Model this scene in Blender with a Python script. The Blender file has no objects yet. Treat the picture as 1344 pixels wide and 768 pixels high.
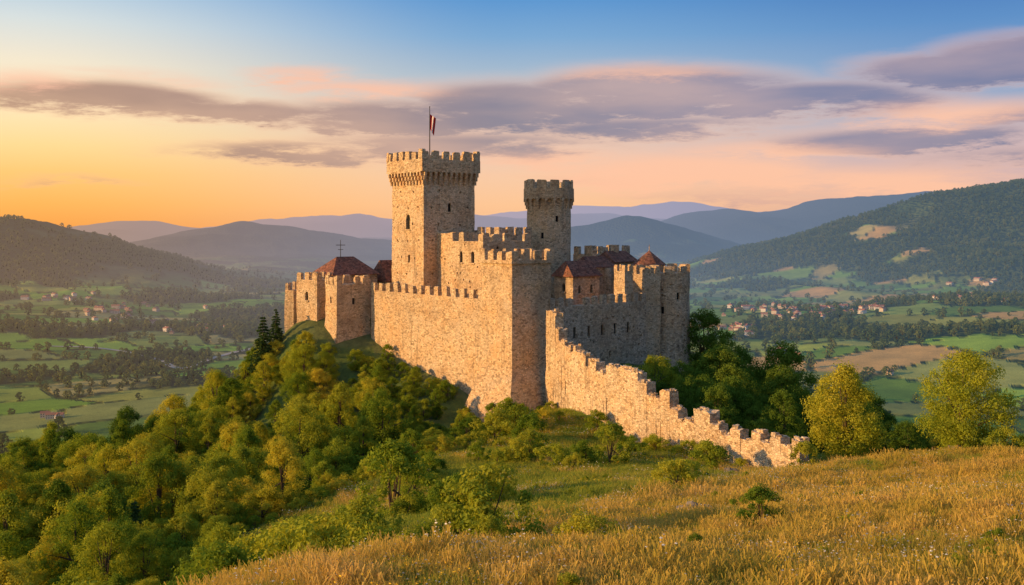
import bpy, bmesh, math, random, time
import numpy as np
from mathutils import Vector, noise as mnoise
T0=time.time()
random.seed(7); rng=np.random.default_rng(7)
scene=bpy.context.scene
F=1344.0; HZ=300.0          # survey constants: bearing / elevation scale from the viewpoint at the origin
def X(u,Y): return (u-672)/F*Y
def Z(v,Y): return (HZ-v)/F*Y
def at(u,v,Y): return (X(u,Y),Y,Z(v,Y))

# ------------------------------------------------------------------ helpers
def link(o,parent=None):
    scene.collection.objects.link(o)
    if parent: o.parent=parent
    return o
def empty(name):
    return link(bpy.data.objects.new(name,None))
def mesh_np(name,verts,faces,mats=(),midx=None,smooth=False):
    me=bpy.data.meshes.new(name)
    verts=np.asarray(verts,dtype=np.float32); faces=np.asarray(faces,dtype=np.int32)
    n,k=faces.shape
    me.vertices.add(len(verts)); me.vertices.foreach_set('co',verts.ravel())
    me.loops.add(n*k); me.loops.foreach_set('vertex_index',faces.ravel())
    me.polygons.add(n); me.polygons.foreach_set('loop_start',np.arange(0,n*k,k,dtype=np.int32))
    me.polygons.foreach_set('loop_total',np.full(n,k,dtype=np.int32))
    for m in mats: me.materials.append(m)
    if midx is not None: me.polygons.foreach_set('material_index',np.asarray(midx,dtype=np.int32))
    me.update(calc_edges=True)
    me.polygons.foreach_set('use_smooth',np.full(n,smooth,dtype=bool))
    return me
class MB:
    def __init__(s): s.v=[]; s.f=[]; s.m=[]
    def add(s,vs,fs,mi=0):
        o=len(s.v); s.v+= [tuple(p) for p in vs]; s.f+=[[i+o for i in f] for f in fs]; s.m+=[mi]*len(fs)
    def box(s,c,ax,ay,az,mi=0,jit=0.0):
        c=Vector(c);ax=Vector(ax);ay=Vector(ay);az=Vector(az)
        vs=[]
        for k in (-1,1):
            for j in (-1,1):
                for i in (-1,1):
                    p=c+ax*i+ay*j+az*k
                    if jit: p=p+Vector((random.uniform(-jit,jit) for _ in range(3)))
                    vs.append(p)
        s.add(vs,[(0,2,3,1),(4,5,7,6),(0,1,5,4),(2,6,7,3),(0,4,6,2),(1,3,7,5)],mi)
    def obj(s,name,mats,parent=None,smooth=False):
        me=bpy.data.meshes.new(name); me.from_pydata(s.v,[],s.f)
        for m in mats: me.materials.append(m)
        me.polygons.foreach_set('material_index',s.m); 
        me.polygons.foreach_set('use_smooth',[smooth]*len(s.f)); me.update()
        return link(bpy.data.objects.new(name,me),parent)

# ------------------------------------------------------------------ numpy noise
def h2(ix,iy,seed):
    n=(ix.astype(np.int64)*374761393+iy.astype(np.int64)*668265263+seed*1442695041)&0xffffffff
    n=((n^(n>>13))*1274126177)&0xffffffff
    n=((n^(n>>16))*2246822519)&0xffffffff
    return ((n^(n>>15))&0xffffff)/float(0xffffff)
def vn(x,y,seed=0):
    x=np.asarray(x,float);y=np.asarray(y,float)
    ix=np.floor(x);iy=np.floor(y);fx=x-ix;fy=y-iy
    fx=fx*fx*(3-2*fx);fy=fy*fy*(3-2*fy)
    a=h2(ix,iy,seed);b=h2(ix+1,iy,seed);c=h2(ix,iy+1,seed);d=h2(ix+1,iy+1,seed)
    return (a*(1-fx)+b*fx)*(1-fy)+(c*(1-fx)+d*fx)*fy
def fbm(x,y,o=4,seed=0):
    s=0;a=0.5;t=0
    for i in range(o):
        s=s+a*vn(x*2**i+17.3*i,y*2**i-9.1*i,seed+i);t+=a;a*=0.5
    return s/t
def ridged(x,y,o=4,seed=0):
    s=0;a=0.5;t=0
    for i in range(o):
        s=s+a*(1-np.abs(2*vn(x*2**i+7.7*i,y*2**i+3.3*i,seed+i)-1));t+=a;a*=0.5
    return s/t
def cells(x,y,seed=0):
    ix=np.floor(x);iy=np.floor(y)
    f1=np.full(np.shape(x),9.);f2=np.full(np.shape(x),9.);cid=np.zeros(np.shape(x))
    for dx in(-1,0,1):
        for dy in(-1,0,1):
            cx=ix+dx;cy=iy+dy
            px=cx+0.1+0.8*h2(cx,cy,seed);py=cy+0.1+0.8*h2(cx,cy,seed+1)
            d=np.hypot(px-x,py-y);r=h2(cx,cy,seed+2)
            nf=d<f1
            f2=np.where(nf,f1,np.minimum(f2,d)); cid=np.where(nf,r,cid); f1=np.where(nf,d,f1)
    return f1,f2,cid
def sstep(a,b,x):
    t=np.clip((x-a)/(b-a),0,1);return t*t*(3-2*t)

# ------------------------------------------------------------------ terrain height
CP=[]
def cp(u,v,Y,dz=0):
    p=at(u,v,Y);CP.append((p[0],p[1],p[2]+dz))
for q in [(722,530,125),(745,538,119),(800,560,111),(850,585,105),(905,595,99),(1000,622,90),(1055,626,85),
          (672,554,123),(620,552,126),(560,482,139),(487,450,147),(430,448,146),(383,440,149),
          (880,490,141),(915,495,145),(1344,598,70),(1200,606,76),(672,768,22),(1344,768,22),(350,768,26),
          (1000,690,36),(800,680,45),(830,640,62),(1100,650,60),(1344,650,45),(600,740,32),(900,622,78),
          (500,700,50),(600,640,75),(650,592,98),(400,725,46),(470,650,78)]: cp(*q)
for q in [(200,535,138,-7),(0,580,130,-7),(100,562,140,-7),(300,485,146,-7),(100,650,90,-7),(0,700,60,-6),(200,720,48,-4.5),
          (350,565,120,-5),(430,545,125,-3.5),(250,620,95,-6),(100,768,36,-5),(540,525,126,-2),(380,600,100,-4),(0,640,95,-7)]: cp(*q)
CP+=[(0,140,-14),(-20,155,-14),(15,150,-15),(-10,170,-16),(-34,156,-15.5),(0,0,-5.5),(10,10,-6),(40,120,-27),(32,140,-26),(50,104,-25),(62,150,-46),(40,170,-45),
     (0,200,-42),(-60,180,-54),(-80,150,-42),(-60,200,-64),(0,260,-85),(90,200,-80),(0,-50,-3),(50,-50,-1),(-60,-50,-25),
     (80,60,-13),(140,60,-32),(100,110,-42),(160,150,-75),(-120,100,-62),(-100,40,-48),(-60,30,-33),(-45,45,-27),(-180,180,-110)]
for k in range(20):
    a=2*math.pi*k/20; CP.append((330*math.cos(a),110+330*math.sin(a),-140 if math.sin(a)>-0.6 else -90))
CP=np.array(CP); C0=9.0
def phi(r2): return np.sqrt(r2+C0*C0)
_d2=(CP[:,None,0]-CP[None,:,0])**2+(CP[:,None,1]-CP[None,:,1])**2
n=len(CP); A=np.zeros((n+1,n+1));A[:n,:n]=phi(_d2);A[:n,n]=1;A[n,:n]=1
WR=np.linalg.solve(A,np.append(CP[:,2],0))
def near_h(x,y):
    s=np.full(x.shape,WR[n])
    for i in range(n): s+=WR[i]*phi((x-CP[i,0])**2+(y-CP[i,1])**2)
    return s
RID=[ # (Y, width front, width back, crest [(u,v)...], rough)
 (2700,950,900,[(-900,330),(-500,300),(-250,280),(-100,278),(0,288),(40,287),(100,304),(160,328),(250,350),(320,368),(385,378),(460,392)],14),
 (6000,1800,1500,[(60,345),(130,328),(180,318),(250,301),(320,289),(400,304),(450,311),(515,316),(600,335),(700,345)],40),
 (9500,2500,1500,[(-600,280),(-300,290),(0,310),(90,300),(150,291),(200,289),(260,298),(320,306)],50),
 (13000,3000,2500,[(200,305),(350,290),(400,285),(470,281),(515,287),(620,281),(690,287),(760,279),(800,278),(880,288),(960,285)],80),
 (21000,4000,2500,[(-800,290),(0,303),(400,300),(700,277),(755,270),(830,271),(880,263),(920,269),(980,277),(1100,275),(1500,285)],110),
 (5600,1600,1300,[(560,345),(620,323),(690,306),(760,299),(820,285),(870,293),(930,311),(1000,330)],36),
 (8000,2200,1800,[(780,318),(860,295),(900,282),(960,275),(1000,277),(1060,265),(1130,259),(1200,253),(1260,251),(1344,250),(1500,235),(1900,260)],50),
 (3100,1150,1000,[(800,375),(860,366),(905,352),(960,336),(1050,314),(1100,298),(1160,277),(1220,259),(1290,246),(1344,237),(1450,228),(1650,215),(2000,260)],16),
]
def far_h(x,y):
    base=-150+20*(fbm(x/420,y/420,4,11)-0.5)*2+42*np.exp(-((x-850)/420)**2-((y-1500)/380)**2)+26*np.exp(-((x-560)/260)**2-((y-1150)/200)**2)+22*np.exp(-((x+900)/300)**2-((y-1500)/500)**2)
    elev=np.zeros(x.shape)
    for i,(Yi,wf,wb,cr,rg) in enumerate(RID):
        xs=[X(u,Yi) for u,v in cr]; zs=[max(Z(v,Yi)+150,0) for u,v in cr]
        xs=[xs[0]-Yi*0.3]+xs+[xs[-1]+Yi*0.3]; zs=[0]+zs+[0]
        yy=y+ (fbm(x/(Yi*0.12)+3*i,y/(Yi*0.12),3,31+i)-0.5)*wf*0.35
        H=np.interp(x,xs,zs)+rg*(fbm(x/(Yi*.03),y/(Yi*.06),4,51+i)-0.5)
        t=(yy-Yi); g=np.where(t<0,np.exp(-(np.abs(t)/wf)**1.7*1.6),np.exp(-(t/wb)**2*1.6))
        rr=ridged(x/(Yi*0.07)+y/(Yi*.3),y/(Yi*0.16),4,71+i)
        e=H*g*(1-1.6*(1-rr)*(1-g))
        elev=np.maximum(elev,e)
    return base+np.maximum(elev,0)*sstep(400,1300,np.hypot(x,y)), elev
def height(x,y):
    x=np.asarray(x,float);y=np.asarray(y,float);shp=x.shape;x=x.ravel();y=y.ravel()
    h,_=far_h(x,y)
    d=np.hypot(x,y-110); m=d<500
    if m.any():
        xn=x[m];yn=y[m]; nh=np.clip(near_h(xn,yn),-165,8)
        dd=np.hypot(xn,yn-60)
        nh=nh+(fbm(xn/9,yn/9,3,5)-0.5)*0.9+(fbm(xn/30,yn/30,2,6)-.5)*sstep(90,200,dd)*6
        w=1-sstep(270,470,d[m]); h[m]=w*nh+(1-w)*h[m]
    return h.reshape(shp)
def hz(x,y): return float(height(np.array([x]),np.array([y]))[0])
def ground_hit(u,v,y0=300,y1=6000):
    ys=np.geomspace(y0,y1,1500); xs=X(u,ys); zs=Z(v,ys)
    g=height(xs,ys)>=zs
    i=int(np.argmax(g)) if g.any() else len(ys)-1
    return xs[i],ys[i],float(height(xs[i:i+1],ys[i:i+1])[0])

# zones -------------------------------------------------------------
CAST=[(-36,158),(-33.5,149),(-24,144.5),(-19,145),(-4,127.5),(0,121.5),(6,125.5),(19,137.5),(25.5,141),(26,152),(12,178),(-30,178)]
def pip(x,y,poly):
    x=np.asarray(x);y=np.asarray(y);ins=np.zeros(x.shape,bool);N=len(poly)
    for i in range(N):
        x0,y0=poly[i];x1,y1=poly[(i+1)%N]
        c=((y0>y)!=(y1>y))&(x<(x1-x0)*(y-y0)/((y1-y0)+1e-9)+x0)
        ins^=c
    return ins
def pdist(x,y,poly,closed=True):
    d=np.full(np.shape(x),1e9);N=len(poly)
    for i in range(N if closed else N-1):
        x0,y0=poly[i];x1,y1=poly[(i+1)%N];dx=x1-x0;dy=y1-y0
        t=np.clip(((x-x0)*dx+(y-y0)*dy)/(dx*dx+dy*dy),0,1)
        d=np.minimum(d,np.hypot(x-x0-t*dx,y-y0-t*dy))
    return d
RW=[(722,125,398,530),(733,122.5,420,532),(745,120,445,538),(770,116,470,548),(800,111,484,560),(835,107,489,580),(850,105,506,585),(880,102,520,590),(905,99,540,595),(945,95,556,605),(1000,90,566,622),(1056,85,579,626)]
RWXY=[(X(u,Y),Y) for u,Y,a,b in RW]
def xb(y): return np.interp(y,[20,36,52,72,80,95,105,118,124],[-9,-11.5,-15,-17,-13,-9,-4,3,5])
def yr(x): return np.interp(x,[4.6,7,12,17,24.2,35,60,110],[125,119,108,100,97,99,96,92])
def forest_near(x,y):
    left=(x<xb(y)+ (fbm(x/7,y/7,2,91)-.5)*7)
    right=(y>yr(x)+3+(fbm(x/9,y/9,2,92)-.5)*6)
    back=(y>124)
    return (left|(right&(x>4.6))|back)&~pip(x,y,CAST)
def meadow(x,y):   # 1 = golden meadow, 0 = green slope
    yl=np.interp(x,[-12,-2,5,12,24,60],[25,36,48,64,88,112])
    return sstep(9,-9,y-yl+(fbm(x/8,y/8,3,93)-.5)*26)

# ------------------------------------------------------------------ node helpers
def newmat(name):
    m=bpy.data.materials.new(name);m.use_nodes=True;m.node_tree.nodes.clear();return m,m.node_tree
def M(nt,op,a,b=None,c=None,clamp=False):
    nd=nt.nodes.new('ShaderNodeMath');nd.operation=op;nd.use_clamp=clamp
    for i,v in enumerate((a,b,c)):
        if v is None: continue
        if isinstance(v,(int,float)): nd.inputs[i].default_value=v
        else: nt.links.new(v,nd.inputs[i])
    return nd.outputs[0]
def mixc(nt,f,a,b,mode='MIX'):
    nd=nt.nodes.new('ShaderNodeMix');nd.data_type='RGBA';nd.blend_type=mode;nd.clamp_factor=True
    for i,v in ((0,f),(6,a),(7,b)):
        if isinstance(v,(int,float)): nd.inputs[i].default_value=v
        elif isinstance(v,tuple): nd.inputs[i].default_value=(*v[:3],1)
        else: nt.links.new(v,nd.inputs[i])
    return nd.outputs[2]
def noisen(nt,vec,scale,detail=4,rough=.55):
    nd=nt.nodes.new('ShaderNodeTexNoise');nd.inputs['Scale'].default_value=scale;nd.inputs['Detail'].default_value=detail;nd.inputs['Roughness'].default_value=rough
    if vec is not None: nt.links.new(vec,nd.inputs['Vector'])
    return nd.outputs['Fac']
def maprange(nt,v,a,b,c=0.,d=1.,smooth=False):
    nd=nt.nodes.new('ShaderNodeMapRange');nt.links.new(v,nd.inputs[0])
    if smooth: nd.interpolation_type='SMOOTHSTEP'
    for i,k in enumerate((a,b,c,d)): nd.inputs[i+1].default_value=k
    return nd.outputs[0]
def lin(c): return tuple((x/255/12.92 if x/255<=0.04045 else ((x/255+0.055)/1.055)**2.4) for x in c)
def ramp(nt,fac,stops,interp='LINEAR'):
    nd=nt.nodes.new('ShaderNodeValToRGB');cr=nd.color_ramp;cr.interpolation=interp
    while len(cr.elements)>1: cr.elements.remove(cr.elements[-1])
    cr.elements[0].position=stops[0][0];cr.elements[0].color=(*stops[0][1],1)
    for p,c in stops[1:]:
        e=cr.elements.new(p);e.color=(*c,1)
    nt.links.new(fac,nd.inputs[0]);return nd.outputs[0]
def posn(nt): return nt.nodes.new('ShaderNodeNewGeometry').outputs['Position']
def vscale(nt,vec,s):
    nd=nt.nodes.new('ShaderNodeVectorMath');nd.operation='MULTIPLY';nt.links.new(vec,nd.inputs[0]);nd.inputs[1].default_value=s;return nd.outputs[0]
def outp(nt,sh,haze=False):
    o=nt.nodes.new('ShaderNodeOutputMaterial')
    if haze:  # painted aerial haze: surfaces emit haze colour, stronger with distance and in low ground (world position only)
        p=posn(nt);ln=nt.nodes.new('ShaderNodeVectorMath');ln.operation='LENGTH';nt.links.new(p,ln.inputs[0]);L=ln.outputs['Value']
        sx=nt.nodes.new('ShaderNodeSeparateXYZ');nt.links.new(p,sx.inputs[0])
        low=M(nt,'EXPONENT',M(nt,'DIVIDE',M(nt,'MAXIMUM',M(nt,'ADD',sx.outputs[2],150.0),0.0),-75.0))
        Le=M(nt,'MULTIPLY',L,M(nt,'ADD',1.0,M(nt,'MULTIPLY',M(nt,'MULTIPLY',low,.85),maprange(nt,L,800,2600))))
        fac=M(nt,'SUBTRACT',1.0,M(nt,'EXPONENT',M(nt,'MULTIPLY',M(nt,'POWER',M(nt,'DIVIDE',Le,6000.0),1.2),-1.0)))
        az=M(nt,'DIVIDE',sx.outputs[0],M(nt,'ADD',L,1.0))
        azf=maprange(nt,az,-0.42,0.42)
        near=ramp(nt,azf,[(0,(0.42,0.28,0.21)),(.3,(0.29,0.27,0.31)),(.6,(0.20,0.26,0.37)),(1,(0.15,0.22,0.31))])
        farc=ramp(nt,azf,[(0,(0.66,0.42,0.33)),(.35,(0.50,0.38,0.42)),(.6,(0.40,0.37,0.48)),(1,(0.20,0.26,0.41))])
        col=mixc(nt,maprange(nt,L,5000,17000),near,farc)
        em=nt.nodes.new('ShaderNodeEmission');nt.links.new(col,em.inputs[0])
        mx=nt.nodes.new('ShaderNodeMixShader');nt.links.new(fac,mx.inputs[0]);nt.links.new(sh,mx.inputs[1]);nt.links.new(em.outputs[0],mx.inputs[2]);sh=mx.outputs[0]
    nt.links.new(sh,o.inputs[0])
def princ(nt,col,rough=.9,bump=None,bstr=.5,bdist=.05,spec=.2):
    b=nt.nodes.new('ShaderNodeBsdfPrincipled');b.inputs['Roughness'].default_value=rough
    b.inputs['Specular IOR Level'].default_value=spec
    if isinstance(col,tuple): b.inputs['Base Color'].default_value=(*col,1)
    else: nt.links.new(col,b.inputs['Base Color'])
    if bump is not None:
        bn=nt.nodes.new('ShaderNodeBump');bn.inputs['Strength'].default_value=bstr;bn.inputs['Distance'].default_value=bdist
        nt.links.new(bump,bn.inputs['Height']);nt.links.new(bn.outputs[0],b.inputs['Normal'])
    return b.outputs[0]
def attr(nt,name):
    nd=nt.nodes.new('ShaderNodeAttribute');nd.attribute_name=name;return nd

# ------------------------------------------------------------------ materials
def stone_mat(name,dark,mid,light,size=2.6):
    m,nt=newmat(name);p=posn(nt)
    pd=nt.nodes.new('ShaderNodeVectorMath');pd.operation='ADD'
    nz=nt.nodes.new('ShaderNodeTexNoise');nz.inputs['Scale'].default_value=1.3;nt.links.new(p,nz.inputs['Vector'])
    nt.links.new(p,pd.inputs[0]);nt.links.new(vscale(nt,nz.outputs['Color'],(.25,.25,.12)),pd.inputs[1])
    q=vscale(nt,pd.outputs[0],(1,1,1.7))
    v=nt.nodes.new('ShaderNodeTexVoronoi');v.inputs['Scale'].default_value=size;nt.links.new(q,v.inputs['Vector'])
    v2=nt.nodes.new('ShaderNodeTexVoronoi');v2.feature='DISTANCE_TO_EDGE';v2.inputs['Scale'].default_value=size;nt.links.new(q,v2.inputs['Vector'])
    sep=nt.nodes.new('ShaderNodeSeparateColor');nt.links.new(v.outputs['Color'],sep.inputs[0])
    c=ramp(nt,sep.outputs[0],[(0,dark),(.18,mid),(.75,light),(1,tuple(min(.88,k*1.15) for k in light))])
    c=mixc(nt,M(nt,'MULTIPLY',M(nt,'LESS_THAN',sep.outputs[1],.08),.6),c,tuple(k*.5 for k in dark))
    big=noisen(nt,p,.16,6,.65)
    c=mixc(nt,maprange(nt,big,.50,.72,0,.6),c,(.27,.19,.125))
    warm=noisen(nt,p,.33,4,.6)
    c=mixc(nt,maprange(nt,warm,.42,.66,0,.6),c,mixc(nt,1.0,c,(1.08,.88,.66),'MULTIPLY'))
    pale=noisen(nt,vscale(nt,p,(1,1,.6)),.45,5,.6)
    c=mixc(nt,maprange(nt,pale,.56,.70,0,.5),c,(.68,.55,.40))
    streak=noisen(nt,vscale(nt,p,(1.1,1.1,.12)),.8,5,.6)
    c=mixc(nt,maprange(nt,streak,.56,.74,0,.6),c,(.16,.12,.085))
    edge=maprange(nt,v2.outputs['Distance'],.01,.08)
    c=mixc(nt,M(nt,'ADD',.35,M(nt,'MULTIPLY',edge,.65)),(.31,.23,.15),c)
    fine=noisen(nt,p,9,5,.7)
    c=mixc(nt,.5,c,mixc(nt,1.0,c,ramp(nt,fine,[(.3,(.6,.6,.6)),(.7,(1.4,1.38,1.36))]),'MULTIPLY'))
    hgt=M(nt,'ADD',M(nt,'MULTIPLY',maprange(nt,v2.outputs['Distance'],0,.16),1.0),M(nt,'ADD',M(nt,'MULTIPLY',sep.outputs[2],.7),M(nt,'MULTIPLY',fine,.5)))
    outp(nt,princ(nt,c,.95,hgt,.85,.045,.1));return m
STONE=stone_mat('limestone_rubble',(.42,.29,.17),(.66,.47,.28),(.80,.60,.38),3.3)
STONE2=stone_mat('weathered_masonry',(.34,.25,.165),(.53,.395,.26),(.68,.53,.36),3.1)
RUIN=stone_mat('ruined_wall_stone',(.40,.28,.18),(.66,.49,.31),(.80,.62,.42),2.9)
m,nt=newmat('terracotta_roof');p=posn(nt)
w=nt.nodes.new('ShaderNodeTexVoronoi');w.inputs['Scale'].default_value=3.2;nt.links.new(vscale(nt,p,(1,1,1.6)),w.inputs['Vector'])
sp=nt.nodes.new('ShaderNodeSeparateColor');nt.links.new(w.outputs['Color'],sp.inputs[0])
c=ramp(nt,sp.outputs[0],[(0,(.11,.05,.032)),(.5,(.24,.095,.055)),(1,(.36,.16,.10))])
c=mixc(nt,maprange(nt,noisen(nt,p,.8,5),.45,.7,0,.6),c,(.13,.085,.06))
outp(nt,princ(nt,c,.85,M(nt,'ADD',sp.outputs[1],noisen(nt,p,5)),.8,.06));ROOF=m
m,nt=newmat('dark_recess_sheet');outp(nt,princ(nt,(.012,.01,.009),.6));DARK=m
m,nt=newmat('iron');outp(nt,princ(nt,(.05,.045,.04),.5));IRON=m
m,nt=newmat('flag_red');outp(nt,princ(nt,(.5,.03,.03),.8));RED=m
m,nt=newmat('flag_white');outp(nt,princ(nt,(.75,.72,.7),.8));WHITE=m
m,nt=newmat('weathered_wood');outp(nt,princ(nt,mixc(nt,noisen(nt,posn(nt),6),(.12,.08,.05),(.24,.18,.12)),.9));WOOD=m
m,nt=newmat('bark');p=posn(nt);nb=noisen(nt,vscale(nt,p,(6,6,1.5)),1.5,5)
outp(nt,princ(nt,mixc(nt,nb,(.05,.035,.022),(.16,.115,.075)),.95,nb,.8,.05));BARK=m
m,nt=newmat('rock');p=posn(nt);nb=noisen(nt,p,1.6,7,.65)
outp(nt,princ(nt,ramp(nt,nb,[(.3,(.12,.10,.075)),(.55,(.28,.23,.17)),(.75,(.42,.35,.27))]),.95,nb,1,.2));ROCK=m

def leaf_mat(name,a,b,c_,far=False,trans=.4):
    m,nt=newmat(name);p=posn(nt)
    t=attr(nt,'tint').outputs['Fac'];oi=nt.nodes.new('ShaderNodeObjectInfo').outputs['Random']
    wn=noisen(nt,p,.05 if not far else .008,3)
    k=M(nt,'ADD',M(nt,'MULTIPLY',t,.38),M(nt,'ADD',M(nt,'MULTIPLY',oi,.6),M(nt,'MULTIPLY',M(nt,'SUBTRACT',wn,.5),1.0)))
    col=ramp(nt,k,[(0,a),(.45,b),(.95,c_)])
    b1=nt.nodes.new('ShaderNodeBsdfDiffuse');nt.links.new(col,b1.inputs[0])
    b2=nt.nodes.new('ShaderNodeBsdfTranslucent');nt.links.new(mixc(nt,1.0,col,(1.3,1.2,.6),'MULTIPLY'),b2.inputs[0])
    mx=nt.nodes.new('ShaderNodeMixShader');mx.inputs[0].default_value=trans
    nt.links.new(b1.outputs[0],mx.inputs[1]);nt.links.new(b2.outputs[0],mx.inputs[2])
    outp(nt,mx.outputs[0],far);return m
LEAF=leaf_mat('broadleaf_foliage',(.11,.19,.025),(.24,.32,.032),(.48,.46,.05))
LEAFD=leaf_mat('painted_shade_foliage',(.06,.12,.02),(.11,.19,.025),(.20,.27,.035),trans=.3)  # darker leaf copy; shade put into the colour for trees behind the castle
LEAFC=leaf_mat('conifer_foliage',(.05,.09,.03),(.08,.13,.035),(.13,.17,.04),trans=.2)
LEAFG=leaf_mat('painted_sun_foliage',(.20,.27,.028),(.38,.42,.04),(.62,.52,.06))  # lighter, yellower leaf copy; sunlit look put into the colour
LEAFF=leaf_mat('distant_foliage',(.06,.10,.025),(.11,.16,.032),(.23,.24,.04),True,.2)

def grass_mat(name,lo,a,b,c_):
    m,nt=newmat(name);p=posn(nt)
    t=attr(nt,'tint').outputs['Fac'];tz=attr(nt,'hgt').outputs['Fac'];oi=nt.nodes.new('ShaderNodeObjectInfo').outputs['Random']
    wn=noisen(nt,p,.16,5,.6)
    k=M(nt,'ADD',M(nt,'MULTIPLY',t,.45),M(nt,'ADD',M(nt,'MULTIPLY',oi,.12),M(nt,'MULTIPLY',M(nt,'SUBTRACT',wn,.37),2.0)))
    col=mixc(nt,tz,lo,ramp(nt,k,[(0,a),(.42,b),(.95,c_)]))
    b1=nt.nodes.new('ShaderNodeBsdfDiffuse');nt.links.new(col,b1.inputs[0])
    b2=nt.nodes.new('ShaderNodeBsdfTranslucent');nt.links.new(col,b2.inputs[0])
    mx=nt.nodes.new('ShaderNodeMixShader');mx.inputs[0].default_value=.45
    nt.links.new(b1.outputs[0],mx.inputs[1]);nt.links.new(b2.outputs[0],mx.inputs[2])
    outp(nt,mx.outputs[0]);return m
GGOLD=grass_mat('dry_grass',(.26,.23,.04),(.30,.30,.045),(.68,.48,.085),(.88,.58,.17))
GGREEN=grass_mat('green_grass',(.12,.18,.028),(.18,.28,.035),(.38,.43,.055),(.66,.54,.09))
m,nt=newmat('petal_white');outp(nt,princ(nt,(.82,.78,.68),.8));PW=m
m,nt=newmat('petal_yellow');outp(nt,princ(nt,(.88,.62,.06),.8));PY=m
m,nt=newmat('petal_mauve');outp(nt,princ(nt,(.55,.22,.16),.8));PM=m

# terrain material
m,nt=newmat('terrain');p=posn(nt)
col=attr(nt,'Col').outputs['Color'];fo=attr(nt,'forest').outputs['Fac']
n1=noisen(nt,p,.9,6,.65);n2=noisen(nt,p,.03,6,.6)
col=mixc(nt,.8,col,mixc(nt,1.0,col,ramp(nt,n1,[(.3,(.6,.6,.6)),(.7,(1.4,1.35,1.3))]),'MULTIPLY'))
col=mixc(nt,.7,col,mixc(nt,1.0,col,ramp(nt,n2,[(.3,(.65,.7,.7)),(.7,(1.35,1.3,1.2))]),'MULTIPLY'))
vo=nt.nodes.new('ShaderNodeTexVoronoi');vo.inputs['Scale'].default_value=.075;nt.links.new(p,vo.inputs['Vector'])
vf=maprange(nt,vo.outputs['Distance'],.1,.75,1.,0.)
col=mixc(nt,M(nt,'MULTIPLY',fo,M(nt,'SUBTRACT',1.0,vf)),col,mixc(nt,.6,col,(.015,.024,.01)))  # gaps between tree crowns darkened in colour, shade painted in
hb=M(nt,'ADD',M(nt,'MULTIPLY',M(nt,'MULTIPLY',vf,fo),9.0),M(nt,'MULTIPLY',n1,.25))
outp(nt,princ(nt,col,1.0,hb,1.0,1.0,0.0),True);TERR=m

# ------------------------------------------------------------------ ground sheet (polar, reaches the horizon)
aa=np.concatenate([np.linspace(-math.pi,-.66,70,endpoint=False),np.linspace(-.66,.66,640),np.linspace(.66,math.pi,71)[1:]])
rr_=np.concatenate([[0.5,1.5,2.7],np.geomspace(4,32000,860)])
AA,RR=np.meshgrid(aa,rr_);GX=(RR*np.sin(AA));GY=(RR*np.cos(AA))
GZ=height(GX,GY)
nr,na=GX.shape
idx=np.arange(nr*na).reshape(nr,na)
fc=np.stack([idx[:-1,:-1],idx[:-1,1:],idx[1:,1:],idx[1:,:-1]],-1).reshape(-1,4)[:,::-1]
x=GX.ravel();y=GY.ravel();z=GZ.ravel()
_,elev=far_h(x,y); R=np.hypot(x,y)
def field_info(x,y):
    ca,sa=math.cos(.5),math.sin(.5)
    wx=x+(fbm(x/150,y/150,2,3)-.5)*70;wy=y+(fbm(x/150,y/150,2,4)-.5)*70
    return cells((wx*ca+wy*sa)/110,(-wx*sa+wy*ca)/85,7)
def forest_far(x,y,elev):
    f=fbm(x/200,y/200,4,21)
    right=sstep(-100,500,x)
    thr=0.58-0.29*sstep(25,70,elev)*right-0.17*sstep(40,120,elev)*(1-right)+.05*(1-right)*sstep(1500,900,y)
    return sstep(thr-.02,thr+.02,f)
f1,f2,cid=field_info(x,y)
pal=np.array([(.18,.32,.045),(.26,.42,.06),(.12,.21,.04),(.32,.40,.07),(.28,.32,.09),(.14,.25,.04),(.23,.31,.07),(.34,.37,.08),(.21,.38,.045),(.40,.35,.12)])
ci=np.minimum((cid*9.99).astype(int),9); colr=pal[ci]*(.8+.4*((cid*173.)%1.))[:,None]
tanr=(((cid*771.)%1.)>.84)&(x>250); colr=np.where(tanr[:,None],np.array((.58,.38,.14)),colr)
slope_brown=sstep(12,45,elev)[:,None]*(x<0)[:,None]
colr=colr*(1-slope_brown*.85)+np.array((.13,.11,.055))*slope_brown*.85
hedge=sstep(.07,.03,f2-f1)
ff=np.maximum(forest_far(x,y,elev),hedge*.9)
ff=np.where(elev>150,np.maximum(ff,.85),ff)
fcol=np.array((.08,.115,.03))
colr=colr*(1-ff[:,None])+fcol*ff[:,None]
fm_=sstep(3600,5000,R)[:,None];colr=colr*(1-fm_*.8)+np.array((.055,.07,.06))*fm_*.8  # far ridges darkened and blued by distance, haze put into the base colour
g=meadow(x,y)[:,None]; nearc=np.array((.48,.36,.08))*g+np.array((.24,.31,.055))*(1-g)
fn=forest_near(x,y).astype(float)[:,None]; nearc=nearc*(1-fn)+np.array((.10,.14,.03))*fn
ins=pip(x,y,CAST)[:,None]; nearc=np.where(ins,np.array((.13,.15,.05)),nearc)
wn=(1-sstep(200,330,R))[:,None]; colr=colr*(1-wn)+nearc*wn
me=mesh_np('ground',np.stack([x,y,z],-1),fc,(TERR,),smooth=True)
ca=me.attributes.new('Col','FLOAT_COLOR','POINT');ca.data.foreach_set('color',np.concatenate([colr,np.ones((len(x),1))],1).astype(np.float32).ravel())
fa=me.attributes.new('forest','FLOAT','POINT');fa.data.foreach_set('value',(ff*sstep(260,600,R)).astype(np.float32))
link(bpy.data.objects.new('ground',me))
print('ground',time.time()-T0)

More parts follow.
